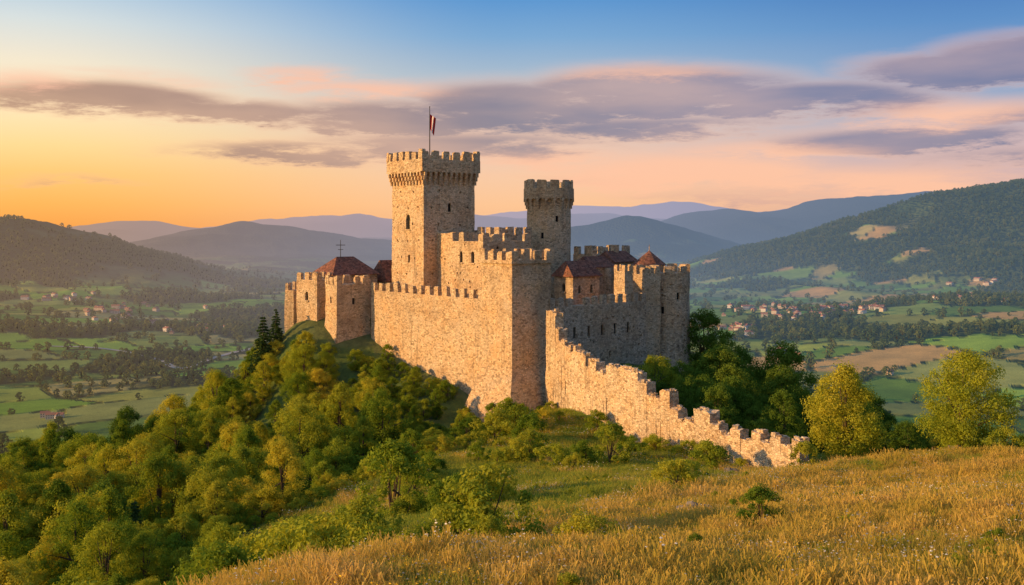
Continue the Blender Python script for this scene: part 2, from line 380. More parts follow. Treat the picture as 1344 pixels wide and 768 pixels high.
# ------------------------------------------------------------------ vegetation prototypes
def tube(pts,rad,ns=7):
    V=[];Fc=[]
    for i,(pp,r) in enumerate(zip(pts,rad)):
        pp=Vector(pp);d=(Vector(pts[min(i+1,len(pts)-1)])-Vector(pts[max(i-1,0)])).normalized()
        a=d.orthogonal().normalized();b=d.cross(a)
        for k in range(ns):
            t=2*math.pi*k/ns;V.append(pp+(a*math.cos(t)+b*math.sin(t))*r)
    for i in range(len(pts)-1):
        for k in range(ns):
            Fc.append((i*ns+k,i*ns+(k+1)%ns,(i+1)*ns+(k+1)%ns,(i+1)*ns+k))
    return V,Fc
def leaves(cent,rad,tint,per,leaf,rg,flat=1.0):
    n=len(cent)*per
    c=np.repeat(cent,per,0);r=np.repeat(rad,per);t=np.repeat(tint,per)
    d=rg.normal(size=(n,3));d/=np.linalg.norm(d,axis=1)[:,None]
    rr=rg.random(n)**.5*rg.uniform(.85,1.2,n)
    pos=c+d*(r*rr)[:,None]*np.array((1,1,.85*flat))
    nrm=d*.9+rg.normal(size=(n,3))*.45+np.array((0,0,.3));nrm/=np.linalg.norm(nrm,axis=1)[:,None]
    a=np.cross(nrm,rg.normal(size=(n,3)));a/=np.linalg.norm(a,axis=1)[:,None];b=np.cross(nrm,a)
    s=leaf*rg.uniform(.6,1.35,n)[:,None]
    q=np.stack([pos-a*s,pos-b*s*.6+nrm*s*.15,pos+a*s,pos+b*s*.6+nrm*s*.15],1)
    tt=np.clip(t+rg.normal(size=n)*.12,0,1)
    return q.reshape(-1,3),np.repeat(tt,4)
def plant_mesh(name,wood,lv,lt,leafm):
    V=[];Fc=[];
    for v,f in wood:
        o=len(V);V+=[tuple(k) for k in v];Fc+=[tuple(i+o for i in k) for k in f]
    nw=len(V);nf=len(Fc);L=len(lv)//4
    verts=np.concatenate([np.array(V).reshape(-1,3),lv]);faces=np.concatenate([np.array(Fc,dtype=int).reshape(-1,4),(np.arange(L*4)+nw).reshape(-1,4)])
    me=mesh_np(name,verts,faces,(BARK,leafm),np.concatenate([np.zeros(nf,int),np.ones(L,int)]))
    at_=me.attributes.new('tint','FLOAT','POINT');at_.data.foreach_set('value',np.concatenate([np.zeros(nw),lt]).astype(np.float32))
    return me
def broadleaf(name,H,cr,cb,nc,per,leaf,seed,leafm=LEAF,taper=.5):
    rg=np.random.default_rng(seed);rd=random.Random(seed)
    cz=(H+cb)/2;ch=(H-cb)/2
    cent=[];rad=[]
    lobes=[(rg.uniform(0,2*math.pi),rg.uniform(-.6,.9),rg.uniform(.7,1.2)) for _ in range(7)]
    while len(cent)<nc:
        th=rg.uniform(0,2*math.pi);zz=rg.uniform(-1,1);prof=math.sqrt(max(0,1-zz*zz))*(1-taper*.5*(zz+1)*.6)
        k=1.0
        for a,b,s in lobes:
            dd=abs((th-a+math.pi)%(2*math.pi)-math.pi)/.8;ee=(zz-b)/.5
            k+= (s-.85)*math.exp(-dd*dd-ee*ee)
        f=rg.random()**.4
        cent.append((math.cos(th)*prof*cr*f*k,math.sin(th)*prof*cr*f*k,cz+zz*ch*(.75+.25*k)))
        rad.append(cr*rg.uniform(.15,.30))
    cent=np.array(cent);rad=np.array(rad)
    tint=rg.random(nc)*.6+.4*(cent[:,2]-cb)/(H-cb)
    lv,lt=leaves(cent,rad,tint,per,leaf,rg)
    wood=[];bx,by=rd.uniform(-.3,.3),rd.uniform(-.3,.3)
    tr=[(0,0,-.8),(0,0,cb*.5),(bx*.5,by*.5,cb),(bx,by,cz),(bx*.5,by,H*.9)]
    r0=H*.026;wood.append(tube(tr,[r0*1.5,r0,r0*.85,r0*.5,r0*.12]))
    for i in range(9):
        c=cent[rd.randrange(nc)];z0=rd.uniform(cb*.7,cz)
        wood.append(tube([(bx*.5,by*.5,z0),(c[0]*.5,c[1]*.5,z0*.45+c[2]*.55),tuple(c)],[r0*.5,r0*.3,r0*.08],5))
    return plant_mesh(name,wood,lv,lt,leafm)
def conifer(name,H,cr,seed,per=70,leaf=.16):
    rg=np.random.default_rng(seed);cent=[];rad=[];wood=[tube([(0,0,-.8),(0,0,H*.5),(0,0,H)],[H*.022,H*.013,.02])]
    lev=int(H*2.0)
    for i in range(lev):
        t=i/lev;z0=H*.1+t*H*.88;r=cr*(1-t)**.85*rg.uniform(.8,1.1)+.12;nb=max(3,int(9*(1-t)+2))
        for k in range(nb):
            a=rg.uniform(0,2*math.pi)
            for s in (.35,.65,.95):
                if r*s<.1 and s<.9: continue
                cent.append((math.cos(a)*r*s,math.sin(a)*r*s,z0-r*s*.28));rad.append(.16+r*.16*(1.2-s*.6))
            if k%2==0: wood.append(tube([(0,0,z0),(math.cos(a)*r*.9,math.sin(a)*r*.9,z0-r*.25)],[.05,.015],4))
    cent=np.array(cent);rad=np.array(rad)
    lv,lt=leaves(cent,rad,rg.random(len(cent)),max(8,per//4),leaf,rg,.6)
    return plant_mesh(name,wood,lv,lt,LEAFC)
def coll(name,meshes):
    c=bpy.data.collections.new(name)
    for i,me in enumerate(meshes):
        o=bpy.data.objects.new('%s_%02d'%(name,i),me);c.objects.link(o)
    return c
BL=[broadleaf('broadleaf_a',8.0,3.1,.9,95,150,.095,1),broadleaf('broadleaf_b',9.0,2.7,1.1,95,150,.095,2,taper=.8),
    broadleaf('broadleaf_c',6.5,3.3,.7,95,150,.095,3,taper=.3),broadleaf('broadleaf_d',8.0,3.1,.9,100,150,.09,4,LEAFG,taper=.6),
    broadleaf('broadleaf_e',8.0,2.4,.9,85,150,.095,5,taper=1.0),broadleaf('broadleaf_f',6.0,2.9,.6,85,150,.09,6,LEAFG,taper=.3)]
CN=[conifer('conifer_a',9.0,2.1,11),conifer('conifer_b',8.0,1.7,12)]
SH=[broadleaf('painted_shade_tree_a',8.5,3.3,.9,95,150,.1,51,LEAFD),broadleaf('painted_shade_tree_b',7.5,3.4,.8,95,150,.1,52,LEAFD,.3)]
BU=[broadleaf('bush_a',2.0,1.3,.1,40,130,.055,21),broadleaf('bush_b',1.6,1.5,.05,40,130,.055,22,LEAFG),broadleaf('bush_c',2.6,1.3,.1,44,130,.055,23)]
FT=[broadleaf('far_a',11,6.2,1.,26,14,.95,31,LEAFF),broadleaf('far_b',12,5.4,1.,26,14,.95,32,LEAFF,.8),broadleaf('far_c',9.,6.4,.6,26,14,.95,33,LEAFF,.3)]
TREES=coll('tree_kinds',BL+CN+SH);BUSH=coll('bush_kinds',BU);FAR=coll('far_tree_kinds',FT)
print('protos',time.time()-T0)

def grass_tuft(name,nb,rad,h0,h1,wid,mat,seed,flowers=None,nfl=0,seedhead=0.,fs=1.):
    rg=np.random.default_rng(seed)
    r=rad*rg.random(nb)**.6;th=rg.uniform(0,2*math.pi,nb);bx=r*np.cos(th);by=r*np.sin(th)
    h=rg.uniform(h0,h1,nb)*(1-.25*r/rad);a=rg.uniform(0,2*math.pi,nb);ln=h*rg.uniform(.1,.55,nb);dx=np.cos(a)*ln;dy=np.sin(a)*ln
    wa=rg.uniform(0,math.pi,nb);w=wid*rg.uniform(.6,1.3,nb);wx=np.cos(wa)*w;wy=np.sin(wa)*w
    V=[];H=[]
    for t,k,wk in ((0,0.,1.),(.55,.3,.8),(1.,1.,.15)):
        px=bx+dx*k;py=by+dy*k;pz=h*t-(.1 if t==0 else 0)
        sh=wk if seedhead==0 or t!=1. else 1.3
        V.append(np.stack([px-wx*sh,py-wy*sh,pz*np.ones(nb)],-1));V.append(np.stack([px+wx*sh,py+wy*sh,pz*np.ones(nb)],-1));H+= [t,t]
    V=np.stack(V,1).reshape(-1,3);base=np.arange(nb)[:,None]*6
    Fc=np.concatenate([base+np.array([0,1,3,2]),base+np.array([2,3,5,4])]);mi=np.zeros(len(Fc),int)
    hg=np.tile(np.array(H)**.8,nb);tn=np.repeat(rg.random(nb),6)
    if nfl:
        k=nfl;r=rad*np.sqrt(rg.random(k));th=rg.uniform(0,2*math.pi,k);cx=r*np.cos(th);cy=r*np.sin(th);cz=rg.uniform(h0,h1,k)*.95+.06;s=rg.uniform(.016,.036,k)*fs
        d=np.array([(1,0,0),(0,1,0),(-1,0,0),(0,-1,0),(0,0,.7),(0,0,-.5)])
        P=(np.stack([cx,cy,cz],-1)[:,None,:]+d[None]*s[:,None,None]).reshape(-1,3)
        qd=np.array([(0,1,2,4),(2,3,0,4),(1,0,3,5),(3,2,1,5)])
        o=len(V);Fq=(np.arange(k)[:,None,None]*6+qd[None]+o).reshape(-1,4)
        V=np.concatenate([V,P]);Fc=np.concatenate([Fc,Fq]);mi=np.concatenate([mi,np.ones(len(Fq),int)])
        hg=np.concatenate([hg,np.ones(6*k)]);tn=np.concatenate([tn,np.ones(6*k)])
    me=mesh_np(name,V,Fc,(mat,flowers or mat),mi)
    for nm_,arr in (('tint',tn),('hgt',hg)):
        q=me.attributes.new(nm_,'FLOAT','POINT');q.data.foreach_set('value',arr.astype(np.float32))
    return me
GR=coll('grass_kinds',[grass_tuft('g00',240,.85,.2,.5,.012,GGOLD,1),grass_tuft('g01',220,.85,.25,.75,.011,GGOLD,2,seedhead=1.),
   grass_tuft('g02',230,.85,.18,.45,.013,GGREEN,3),grass_tuft('g03',210,.85,.2,.5,.012,GGOLD,4,PW,20,fs=1.1),
   grass_tuft('g04',210,.85,.2,.5,.012,GGREEN,5,PY,20,fs=1.1),grass_tuft('g05',210,.85,.2,.5,.012,GGOLD,6,PM,10),grass_tuft('g06',240,.9,.13,.35,.014,GGREEN,7),
   grass_tuft('g07',60,.35,.5,.95,.013,GGOLD,8,PW,7,1.,1.3)])

def scatter(name,x,y,z,rotz,scl,idx,colx,tilt=None):
    k=len(x);me=bpy.data.meshes.new(name);me.vertices.add(k)
    me.vertices.foreach_set('co',np.stack([x,y,z],-1).astype(np.float32).ravel())
    r=np.zeros((k,3));r[:,2]=rotz
    if tilt is not None: r[:,:2]=tilt
    if scl.ndim==1: scl=np.repeat(scl[:,None],3,1)
    a=me.attributes.new('rot','FLOAT_VECTOR','POINT');a.data.foreach_set('vector',r.astype(np.float32).ravel())
    a=me.attributes.new('scl','FLOAT_VECTOR','POINT');a.data.foreach_set('vector',scl.astype(np.float32).ravel())
    a=me.attributes.new('idx','INT','POINT');a.data.foreach_set('value',idx.astype(np.int32))
    me.update();o=link(bpy.data.objects.new(name,me))
    g=bpy.data.node_groups.new(name+'_gn','GeometryNodeTree')
    g.interface.new_socket('Geometry',in_out='INPUT',socket_type='NodeSocketGeometry');g.interface.new_socket('Geometry',in_out='OUTPUT',socket_type='NodeSocketGeometry')
    gi=g.nodes.new('NodeGroupInput');go=g.nodes.new('NodeGroupOutput');ip=g.nodes.new('GeometryNodeInstanceOnPoints')
    cinf=g.nodes.new('GeometryNodeCollectionInfo');cinf.inputs['Collection'].default_value=colx
    cinf.inputs['Separate Children'].default_value=True;cinf.inputs['Reset Children'].default_value=True
    def na_(nm,t):
        q=g.nodes.new('GeometryNodeInputNamedAttribute');q.data_type=t;q.inputs['Name'].default_value=nm
        return [s for s in q.outputs if s.enabled and s.name=='Attribute'][0]
    g.links.new(gi.outputs[0],ip.inputs['Points']);g.links.new(cinf.outputs[0],ip.inputs['Instance'])
    ip.inputs['Pick Instance'].default_value=True;g.links.new(na_('idx','INT'),ip.inputs['Instance Index'])
    e=g.nodes.new('FunctionNodeEulerToRotation');g.links.new(na_('rot','FLOAT_VECTOR'),e.inputs[0]);g.links.new(e.outputs[0],ip.inputs['Rotation'])
    g.links.new(na_('scl','FLOAT_VECTOR'),ip.inputs['Scale']);g.links.new(ip.outputs[0],go.inputs[0])
    md=o.modifiers.new('instances','NODES');md.node_group=g
    return o
def jgrid(x0,x1,y0,y1,s,jit=.45):
    a,b=np.meshgrid(np.arange(x0,x1,s),np.arange(y0,y1,s));a=a.ravel();b=b.ravel()
    return a+rng.uniform(-jit,jit,len(a))*s,b+rng.uniform(-jit,jit,len(b))*s

# hillside forest
x,y=jgrid(-150,150,22,215,3.4)
k=forest_near(x,y)&(np.abs(x)<y*.62+15);x=x[k];y=y[k]
dc=pdist(x,y,CAST);dr=pdist(x,y,RWXY,False)
k=(dc>1.8)&(dr>2.0)&~((y>165)&(np.abs(x)<45));x,y,dc,dr=x[k],y[k],dc[k],dr[k]
cl=fbm(x/9,y/9,3,95);k=(rng.random(len(x))<sstep(.34,.46,cl)*.75+.2)|(y>150);x,y,dc,dr=x[k],y[k],dc[k],dr[k]
s=rng.uniform(.36,.98,len(x));edge=np.clip((xb(y)-x)/12,0,1);leftside=(x<xb(y))&(y<150)
s=np.where(leftside,s*(.45+.5*edge),s)
s=np.where(y<70,s*.8,s)
s*=np.clip(.28+dc*.06,.0,1.)*np.clip(.3+dr*.07,0,1.)
s=np.where((x>-14)&(x<10)&(y<126),s*.6,s)
rt=(x>22)&(y>92);s=np.where(rt,s*np.clip(.62+.012*(y-92),.5,1.4),s)
s=np.where((x>26)&(y<150)&(dc<14),s*1.35,s)
idx=rng.choice(10,len(x),p=[.17,.14,.14,.21,.11,.18,.01,.01,.015,.015])
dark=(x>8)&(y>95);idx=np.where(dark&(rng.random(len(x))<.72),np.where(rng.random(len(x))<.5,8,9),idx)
sc=np.stack([s*rng.uniform(.9,1.2,len(x)),s*rng.uniform(.9,1.2,len(x)),s*rng.uniform(.9,1.2,len(x))],-1)
scatter('hillside_forest',x,y,height(x,y)-.2,rng.uniform(0,6.28,len(x)),sc,idx,TREES)
print('forest',len(x))
# undergrowth bushes: forest floor + slope
x,y=jgrid(-75,70,22,160,1.9)
fnm=forest_near(x,y);dc=pdist(x,y,CAST);dr=pdist(x,y,RWXY,False);ins=pip(x,y,CAST)
cl=fbm(x/6,y/6,3,97)
green=(1-meadow(x,y))
dens=np.where(fnm,.5,.5*green*sstep(.46,.6,cl)*sstep(36,2,x-xb(y)))
dens=np.where((dr<3)&(dr>1.0),.38,dens);dens=np.where((dc<2.5)&(~ins),.5,dens)
k=(rng.random(len(x))<dens)&(~ins)&(dr>.9)&(np.abs(x)<y*.62+5)&((x<40)|(y>86));x,y=x[k],y[k]
s=rng.uniform(.45,1.2,len(x))*np.where(pdist(x,y,RWXY,False)<4,.6,1.)
s=np.where((~forest_near(x,y))&(rng.random(len(x))<.22),s*1.6,s)
scatter('undergrowth_bushes',x,y,height(x,y)-.1,rng.uniform(0,6.28,len(x)),s,rng.choice(3,len(x),p=[.3,.45,.25]),BUSH)
print('bush',len(x))
# flank woods
x,y=jgrid(-420,460,150,620,7.5)
d=np.hypot(x,y-110);k=(d>110)&(np.abs(x)<y*.60+20)&((fbm(x/60,y/60,3,99)>.42)|(d<200));x,y=x[k],y[k]
s=rng.uniform(.9,1.5,len(x))
scatter('flank_woods',x,y,height(x,y)-.3,rng.uniform(0,6.28,len(x)),s,rng.choice(10,len(x),p=[.15,.15,.15,.08,.12,.05,.05,.05,.1,.1]),TREES)
print('flank',len(x))
# distant woods
x,y=jgrid(-2300,2500,520,3500,13.0)
k=(np.abs(x)<y*.56+40);x,y=x[k],y[k]
_,el=far_h(x,y);f1,f2,cid=field_info(x,y);ff=forest_far(x,y,el);hd=(f2-f1)<.055
k=(rng.random(len(x))<np.maximum(ff*.92,np.where(hd&(fbm(x/90,y/90,2,8)>.44),.8,.006)));x,y,el=x[k],y[k],el[k]
s=rng.uniform(.4,1.1,len(x))
scatter('distant_woods',x,y,height(x,y)-.5,rng.uniform(0,6.28,len(x)),s,rng.integers(0,3,len(x)),FAR)
print('far',len(x),time.time()-T0)

# grass
def put_grass(name,x,y,s):
    md=meadow(x,y);r=rng.random(len(x));r2=rng.random(len(x));fl=fbm(x/4,y/4,3,101)
    idx=np.where(r<md*.86,np.where(r2<.5,0,1),np.where(r2<.6,2,6))
    idx=np.where((fl>.48)&(r2>.62),np.where(r<.5,3,np.where(r<.85,4,5)),idx)
    idx=np.where((rng.random(len(x))<.03)&(y<60)&(md>.3),7,idx)
    sc=s*rng.uniform(.7,1.3,len(x))
    til=rng.uniform(-.12,.12,(len(x),2))
    scatter(name,x,y,height(x,y)-.03,rng.uniform(0,6.28,len(x)),sc,idx,GR,til)
    print(name,len(x))
a1,b1=jgrid(-16,30,17,46,.56);k=(~forest_near(a1,b1))&(np.abs(a1)<b1*.56+2);a1,b1=a1[k],b1[k]
a2,b2=jgrid(-25,75,46,128,.92);k=(~forest_near(a2,b2))&(np.abs(a2)<b2*.56+3)&(pdist(a2,b2,RWXY,False)>.8);a2,b2=a2[k],b2[k]
put_grass('meadow_grass',np.concatenate([a1,a2]),np.concatenate([b1,b2]),np.concatenate([np.full(len(a1),.85),np.full(len(a2),1.1)]))
x,y=jgrid(-14,60,18,90,1.1);cl=fbm(x/5,y/5,3,111)
k=(~forest_near(x,y))&(np.abs(x)<y*.56+2)&(rng.random(len(x))<.04+.35*sstep(.5,.62,cl));x,y=x[k],y[k]
scatter('meadow_herbs',x,y,height(x,y)-.05,rng.uniform(0,6.28,len(x)),rng.uniform(.12,.30,len(x)),rng.choice(3,len(x),p=[.25,.6,.15]),BUSH)

# single trees that stand apart
def tree(name,me,u,Y,s,rot=0,sz=None):
    o=bpy.data.objects.new(name,me);x0=X(u,Y);o.location=(x0,Y,hz(x0,Y)-.15);o.scale=(s,s,sz or s);o.rotation_euler=(0,0,rot);link(o);return o
tA=broadleaf('field_tree_a',9.0,3.6,1.2,150,170,.09,41,LEAFG,.6)
tB=broadleaf('field_tree_b',9.0,4.1,.9,160,170,.09,43,LEAFG,.3)
tree('maple_tree',tA,1110,93,1.05);tree('ash_tree',tB,1266,79,.9,1.2)
tree('fir_tree',CN[0],345,147,.95);tree('fir_tree',CN[1],362,150,.75,1)
tree('hazel_bush',BU[2],995,37,.75,0,.62);tree('hazel_bush',BU[0],1318,74,1.1)
tree('broadleaf_tree',SH[0],925,146,1.2);tree('broadleaf_tree',SH[1],950,143,1.15,2)

# ------------------------------------------------------------------ castle
castle=empty('castle')
def offs(poly,d):
    N=len(poly);out=[]
    for i in range(N):
        p0=Vector(poly[i-1]);p1=Vector(poly[i]);p2=Vector(poly[(i+1)%N])
        e1=(p1-p0).normalized();e2=(p2-p1).normalized();n1=Vector((e1.y,-e1.x));n2=Vector((e2.y,-e2.x))
        b=(n1+n2);b/=max(.2,b.dot(n1));out.append(tuple(p1+b*d))
    return out
def solid(mb,poly,z0,z1,step=.9,amp=.07,flare=None,mi=0,tj=0.,seed=0.):
    N=len(poly);ring=[];o2=offs(poly,1.0)
    for i in range(N):
        a=Vector(poly[i]);b=Vector(poly[(i+1)%N]);e=(b-a);nn=Vector((e.y,-e.x)).normalized();k=max(1,int(round(e.length/step)))
        ring.append((a,Vector(o2[i])-a,a))
        for j in range(1,k): ring.append((a.lerp(b,j/k),nn,None))
    nz=max(1,int(round((z1-z0)/step)));vs=[];fs=[];m_=len(ring)
    for r in range(nz+1):
        zz=z0+(z1-z0)*r/nz;fl=flare(zz) if flare else 0
        for (pt,nn,_) in ring:
            dsp=mnoise.noise(Vector((pt.x*.9+seed,pt.y*.9,zz*.9)))*amp+mnoise.noise(Vector((pt.x*.25,pt.y*.25+seed,zz*.25)))*amp
            q=pt+nn*(fl+dsp);vs.append((q.x,q.y,zz+(random.uniform(-tj,tj) if (r==nz and tj) else 0)))
    for r in range(nz):
        for k in range(m_):
            fs.append((r*m_+k,r*m_+(k+1)%m_,(r+1)*m_+(k+1)%m_,(r+1)*m_+k))
    cx=sum(p[0] for p in poly)/N;cy=sum(p[1] for p in poly)/N
    c0=len(vs);vs.append((cx,cy,z0));vs.append((cx,cy,z1))
    for k in range(m_):
        fs.append((c0,(k+1)%m_,k));fs.append((c0+1,nz*m_+k,nz*m_+(k+1)%m_))
    mb.add(vs,fs,mi)
def merlons(mb,p0,p1,z,h,w,gap,t,inset=0.02,ends=True,miss=.0,par=0.0,mi=0):
    a=Vector(p0);b=Vector(p1);e=b-a;L=e.length;e.normalize();nn=Vector((e.y,-e.x));k=max(1,int(round((L+gap)/(w+gap))));g=(L-k*w)/max(1,k-1) if k>1 else 0
    for i in range(k):
        if random.random()<miss: continue
        ww=w*random.uniform(.82,1.05);hh=h*random.uniform(.78,1.08);c=a+e*(i*(w+g)+w/2)-nn*(t/2+inset)
        mb.box((c.x,c.y,z-par+(hh+par)/2-.02),(e.x*ww/2,e.y*ww/2,0),(-nn.x*t/2,-nn.y*t/2,0),(0,0,(hh+par)/2),mi,.055)
        mb.box((c.x,c.y,z+hh),(e.x*ww*.45,e.y*ww*.45,0),(-nn.x*t*.44,-nn.y*t*.44,0),(0,0,.07),mi,.05)
def block(u,Y,a,sl,sr):
    a=math.radians(a);C=Vector((X(u,Y),Y));r=Vector((math.cos(a),math.sin(a)));l=Vector((-math.sin(a),math.cos(a)))
    return [tuple(C),tuple(C+r*sr),tuple(C+r*sr+l*sl),tuple(C+l*sl)]
def ngon(cx,cy,r,k,ph=0): return [(cx+r*math.cos(ph+2*math.pi*i/k),cy+r*math.sin(ph+2*math.pi*i/k)) for i in range(k)]
class Build:
    def __init__(s,name): s.name=name;s.body=MB();s.cut=MB();s.trim=MB();s.pane=MB();s.nc=0
    def window(s,p0,p1,t,z,w,h,arch=True,sill=True,depth=.6):
        a=Vector(p0);b=Vector(p1);e=(b-a).normalized();nn=Vector((e.y,-e.x));c=a.lerp(b,t)
        pr=[(-w/2,0),(w/2,0),(w/2,h)]
        if arch: pr+=[(math.cos(q)*w/2,h+math.sin(q)*w/2) for q in (math.pi*.25,math.pi*.5,math.pi*.75)]
        pr+=[(-w/2,h)];k=len(pr)
        V=[];
        for dd in (.5,-depth):
            for (q,zz) in pr: V.append((c.x+e.x*q+nn.x*dd,c.y+e.y*q+nn.y*dd,z+zz))
        fs=[tuple(range(k)),tuple(range(2*k-1,k-1,-1))]+[(i,i+k,(i+1)%k+k,(i+1)%k) for i in range(k)]
        s.cut.add(V,fs);s.nc+=1
        dd=-min(depth-.06,.28);hh=h+(w/2 if arch else 0)
        s.pane.add([(c.x+e.x*q+nn.x*dd,c.y+e.y*q+nn.y*dd,z+zz) for q,zz in ((-w*.6,-.05),(w*.6,-.05),(w*.6,hh+.05),(-w*.6,hh+.05))],[(0,1,2,3)])  # dark sheet inside the recess, standing in for an unlit interior
        if sill:
            s.trim.box((c.x+nn.x*.0,c.y+nn.y*.0,z-.1),(e.x*(w/2+.15),e.y*(w/2+.15),0),(nn.x*.16,nn.y*.16,0),(0,0,.09),0,.01)
    def hole(s,p0,p1,t,z,w=.2):
        a=Vector(p0);b=Vector(p1);e=(b-a).normalized();nn=Vector((e.y,-e.x));c=a.lerp(b,t)
        s.cut.box((c.x,c.y,z),(e.x*w/2,e.y*w/2,0),(nn.x*.4,nn.y*.4,0),(0,0,w/2));s.nc+=1
    def finish(s,mat=None,trimmat=None):
        mat=mat or STONE
        o=s.body.obj(s.name+'_walls',[mat,ROOF],castle)
        if s.nc:
            bm=bmesh.new();tmp=bpy.data.meshes.new('t');tmp.from_pydata(s.cut.v,[],s.cut.f);bm.from_mesh(tmp);bmesh.ops.recalc_face_normals(bm,faces=bm.faces);bm.to_mesh(tmp);bm.free()
            co=link(bpy.data.objects.new('cutter',tmp));md=o.modifiers.new('b','BOOLEAN');md.object=co;md.operation='DIFFERENCE';md.solver='EXACT'
            dg=bpy.context.evaluated_depsgraph_get();nm=bpy.data.meshes.new_from_object(o.evaluated_get(dg));o.modifiers.clear()
            if len(nm.polygons)>10: o.data=nm
            else: print('BOOL FAIL',s.name)
            bpy.data.objects.remove(co)
        if s.trim.v: s.trim.obj(s.name+'_trim',[trimmat or mat,ROOF],castle)
        if s.pane.v: s.pane.obj(s.name+'_window_dark_sheets',[DARK],castle)
        return o
def faces_of(poly): return [(poly[i],poly[(i+1)%len(poly)]) for i in range(len(poly))]
def machic(b,poly,zb,zp,ztop,out,sp,w,mer_w,mer_gap,t=.5):
    op=offs(poly,out)
    for p0,p1 in faces_of(poly):
        a=Vector(p0);c=Vector(p1);e=c-a;L=e.length;e.normalize();nn=Vector((e.y,-e.x));k=max(2,int(round(L/sp)))
        if len(poly)>8: k=1
        for i in range(k+1):
            q=a+e*(L*i/k);hgt=(zp-zb)
            if len(poly)>8 and i==k: continue
            for st,(dep,zz0,zz1) in enumerate(((out*.35,0,.35),(out*.68,.33,.68),(out*1.0,.66,1.02))):
                b.trim.box((q.x+nn.x*dep/2,q.y+nn.y*dep/2,zb+hgt*(zz0+zz1)/2),(e.x*w/2,e.y*w/2,0),(nn.x*dep/2,nn.y*dep/2,0),(0,0,hgt*(zz1-zz0)/2),0,.012)
        for i in range(k):
            q0=L*i/k+w/2;q1=L*(i+1)/k-w/2;r=(q1-q0)/2;cm=(q0+q1)/2;V=[];ks=6
            for dd in (out*1.0,out*.55):
                for j in range(ks+1):
                    th=math.pi*j/ks;q=a+e*(cm-math.cos(th)*r);V.append((q.x+nn.x*dd,q.y+nn.y*dd,zp-r*1.0+math.sin(th)*r*.86))
                for j in range(ks+1):
                    th=math.pi*j/ks;q=a+e*(cm-math.cos(th)*r);V.append((q.x+nn.x*dd,q.y+nn.y*dd,zp+.03))
            n1=ks+1;fs=[]
            for j in range(ks): fs+= [(j,j+1,n1+j+1,n1+j),(j,2*n1+j,2*n1+j+1,j+1)]
            b.trim.add(V,fs)
    return op

# --- main keep
kp=block(556,145,37,8.8,8.8)
B=Build('keep_tower')
solid(B.body,kp,-17,8.7,1.0,.07)
L_=(kp[3],kp[0]);R_=(kp[0],kp[1])
B.window(*L_,.52,Z(301,147),1.1,1.6);B.window(*L_,.55,Z(345,147),.5,1.1,False,False)
B.window(*R_,.5,Z(278,147),.6,1.0,True);B.window(*R_,.42,Z(318,147),.5,1.,False,False)
for f in (L_,R_):
    for i,zz in enumerate(np.arange(-9,6,2.4)):
        for t in ((.18,.5,.83) if i%2 else (.3,.7)):
            B.hole(*f,t+random.uniform(-.03,.03),zz+random.uniform(-.2,.2),.28)
op=machic(B,kp,6.3,8.1,11.2,.6,.92,.34,0,0)
solid(B.trim,op,8.1,9.85,.8,.04)
for p0,p1 in faces_of(op): merlons(B.trim,p0,p1,9.85,1.25,1.15,.72,.55)
cx=sum(p[0] for p in kp)/4;cy=sum(p[1] for p in kp)/4
B.trim.box((cx-.4,cy-.5,10.2),(1.3,.5,0),(-.5,1.2,0),(0,0,.5))
B.finish(STONE)
# --- second tower (round)
c2=(X(721,155),155+2.0);B=Build('round_tower')
r2=ngon(c2[0],c2[1],3.35,18)
solid(B.body,r2,-14,5.6,.9,.06)
op=machic(B,r2,3.0,4.6,7.4,.5,1.1,.34,0,0);solid(B.trim,op,4.6,6.1,.9,.03)
op2=ngon(c2[0],c2[1],3.87,11,.2)
for p0,p1 in faces_of(op2): merlons(B.trim,p0,p1,6.1,1.25,1.35,.6,.45)
f=faces_of(r2);
for k,t,zz in ((12,.5,-1.5),(14,.5,1.0),(13,.5,-4.5)): B.window(*f[k],t,zz,.45,.9,False,False)
B.finish(STONE)
# --- front tower with battered base
ft=block(672,124,38,6.2,6.2);B=Build('front_tower')
zt=Z(346,124)
solid(B.body,ft,-28,zt,.9,.09,flare=lambda z:max(0,(-17.2-z))*.30 if z<-17.2 else 0)
L_=(ft[3],ft[0]);R_=(ft[0],ft[1])
for f in (L_,R_):
    for i,zz in enumerate(np.arange(-16,-6,2.2)):
        for t in ((.25,.75) if i%2 else (.5,)): B.hole(*f,t+random.uniform(-.05,.05),zz,.28)
B.window(*R_,.5,-8.3,.45,1.,False,False);B.window(*L_,.5,-10.5,.4,1.1,False,False)
op=offs(ft,.25);solid(B.trim,op,zt-.05,zt+.35,.9,.03)
for p0,p1 in faces_of(op): merlons(B.trim,p0,p1,zt+.3,1.3,1.15,.75,.6,par=0)
B.finish(STONE)
# --- curtain wall (left, sunlit)
def wallrun(name,pts,ztops,zbot,th,mer=(1.2,1.0,.8,.5),mat=None,miss=.03,slits=(),holes=0,flare=None):
    B=Build(name)
    for i in range(len(pts)-1):
        a=Vector(pts[i]);b=Vector(pts[i+1]);e=(b-a).normalized();nn=Vector((e.y,-e.x));
        poly=[tuple(a),tuple(b),tuple(b-nn*th),tuple(a-nn*th)]
        solid(B.body,poly,zbot,ztops[i],.9,.09,flare=flare)
        if mer: merlons(B.trim,tuple(a),tuple(b),ztops[i],mer[0],mer[1],mer[2],mer[3],miss=miss)
        for (t,z,w,h) in slits: B.window(tuple(a),tuple(b),t,z,w,h,False,False,.6)
        for k in range(holes): B.hole(tuple(a),tuple(b),random.uniform(.05,.95),ztops[i]-random.choice((2.0,3.4,4.8,6.0))+random.uniform(-.2,.2),.26)
    return B.finish(mat or STONE)
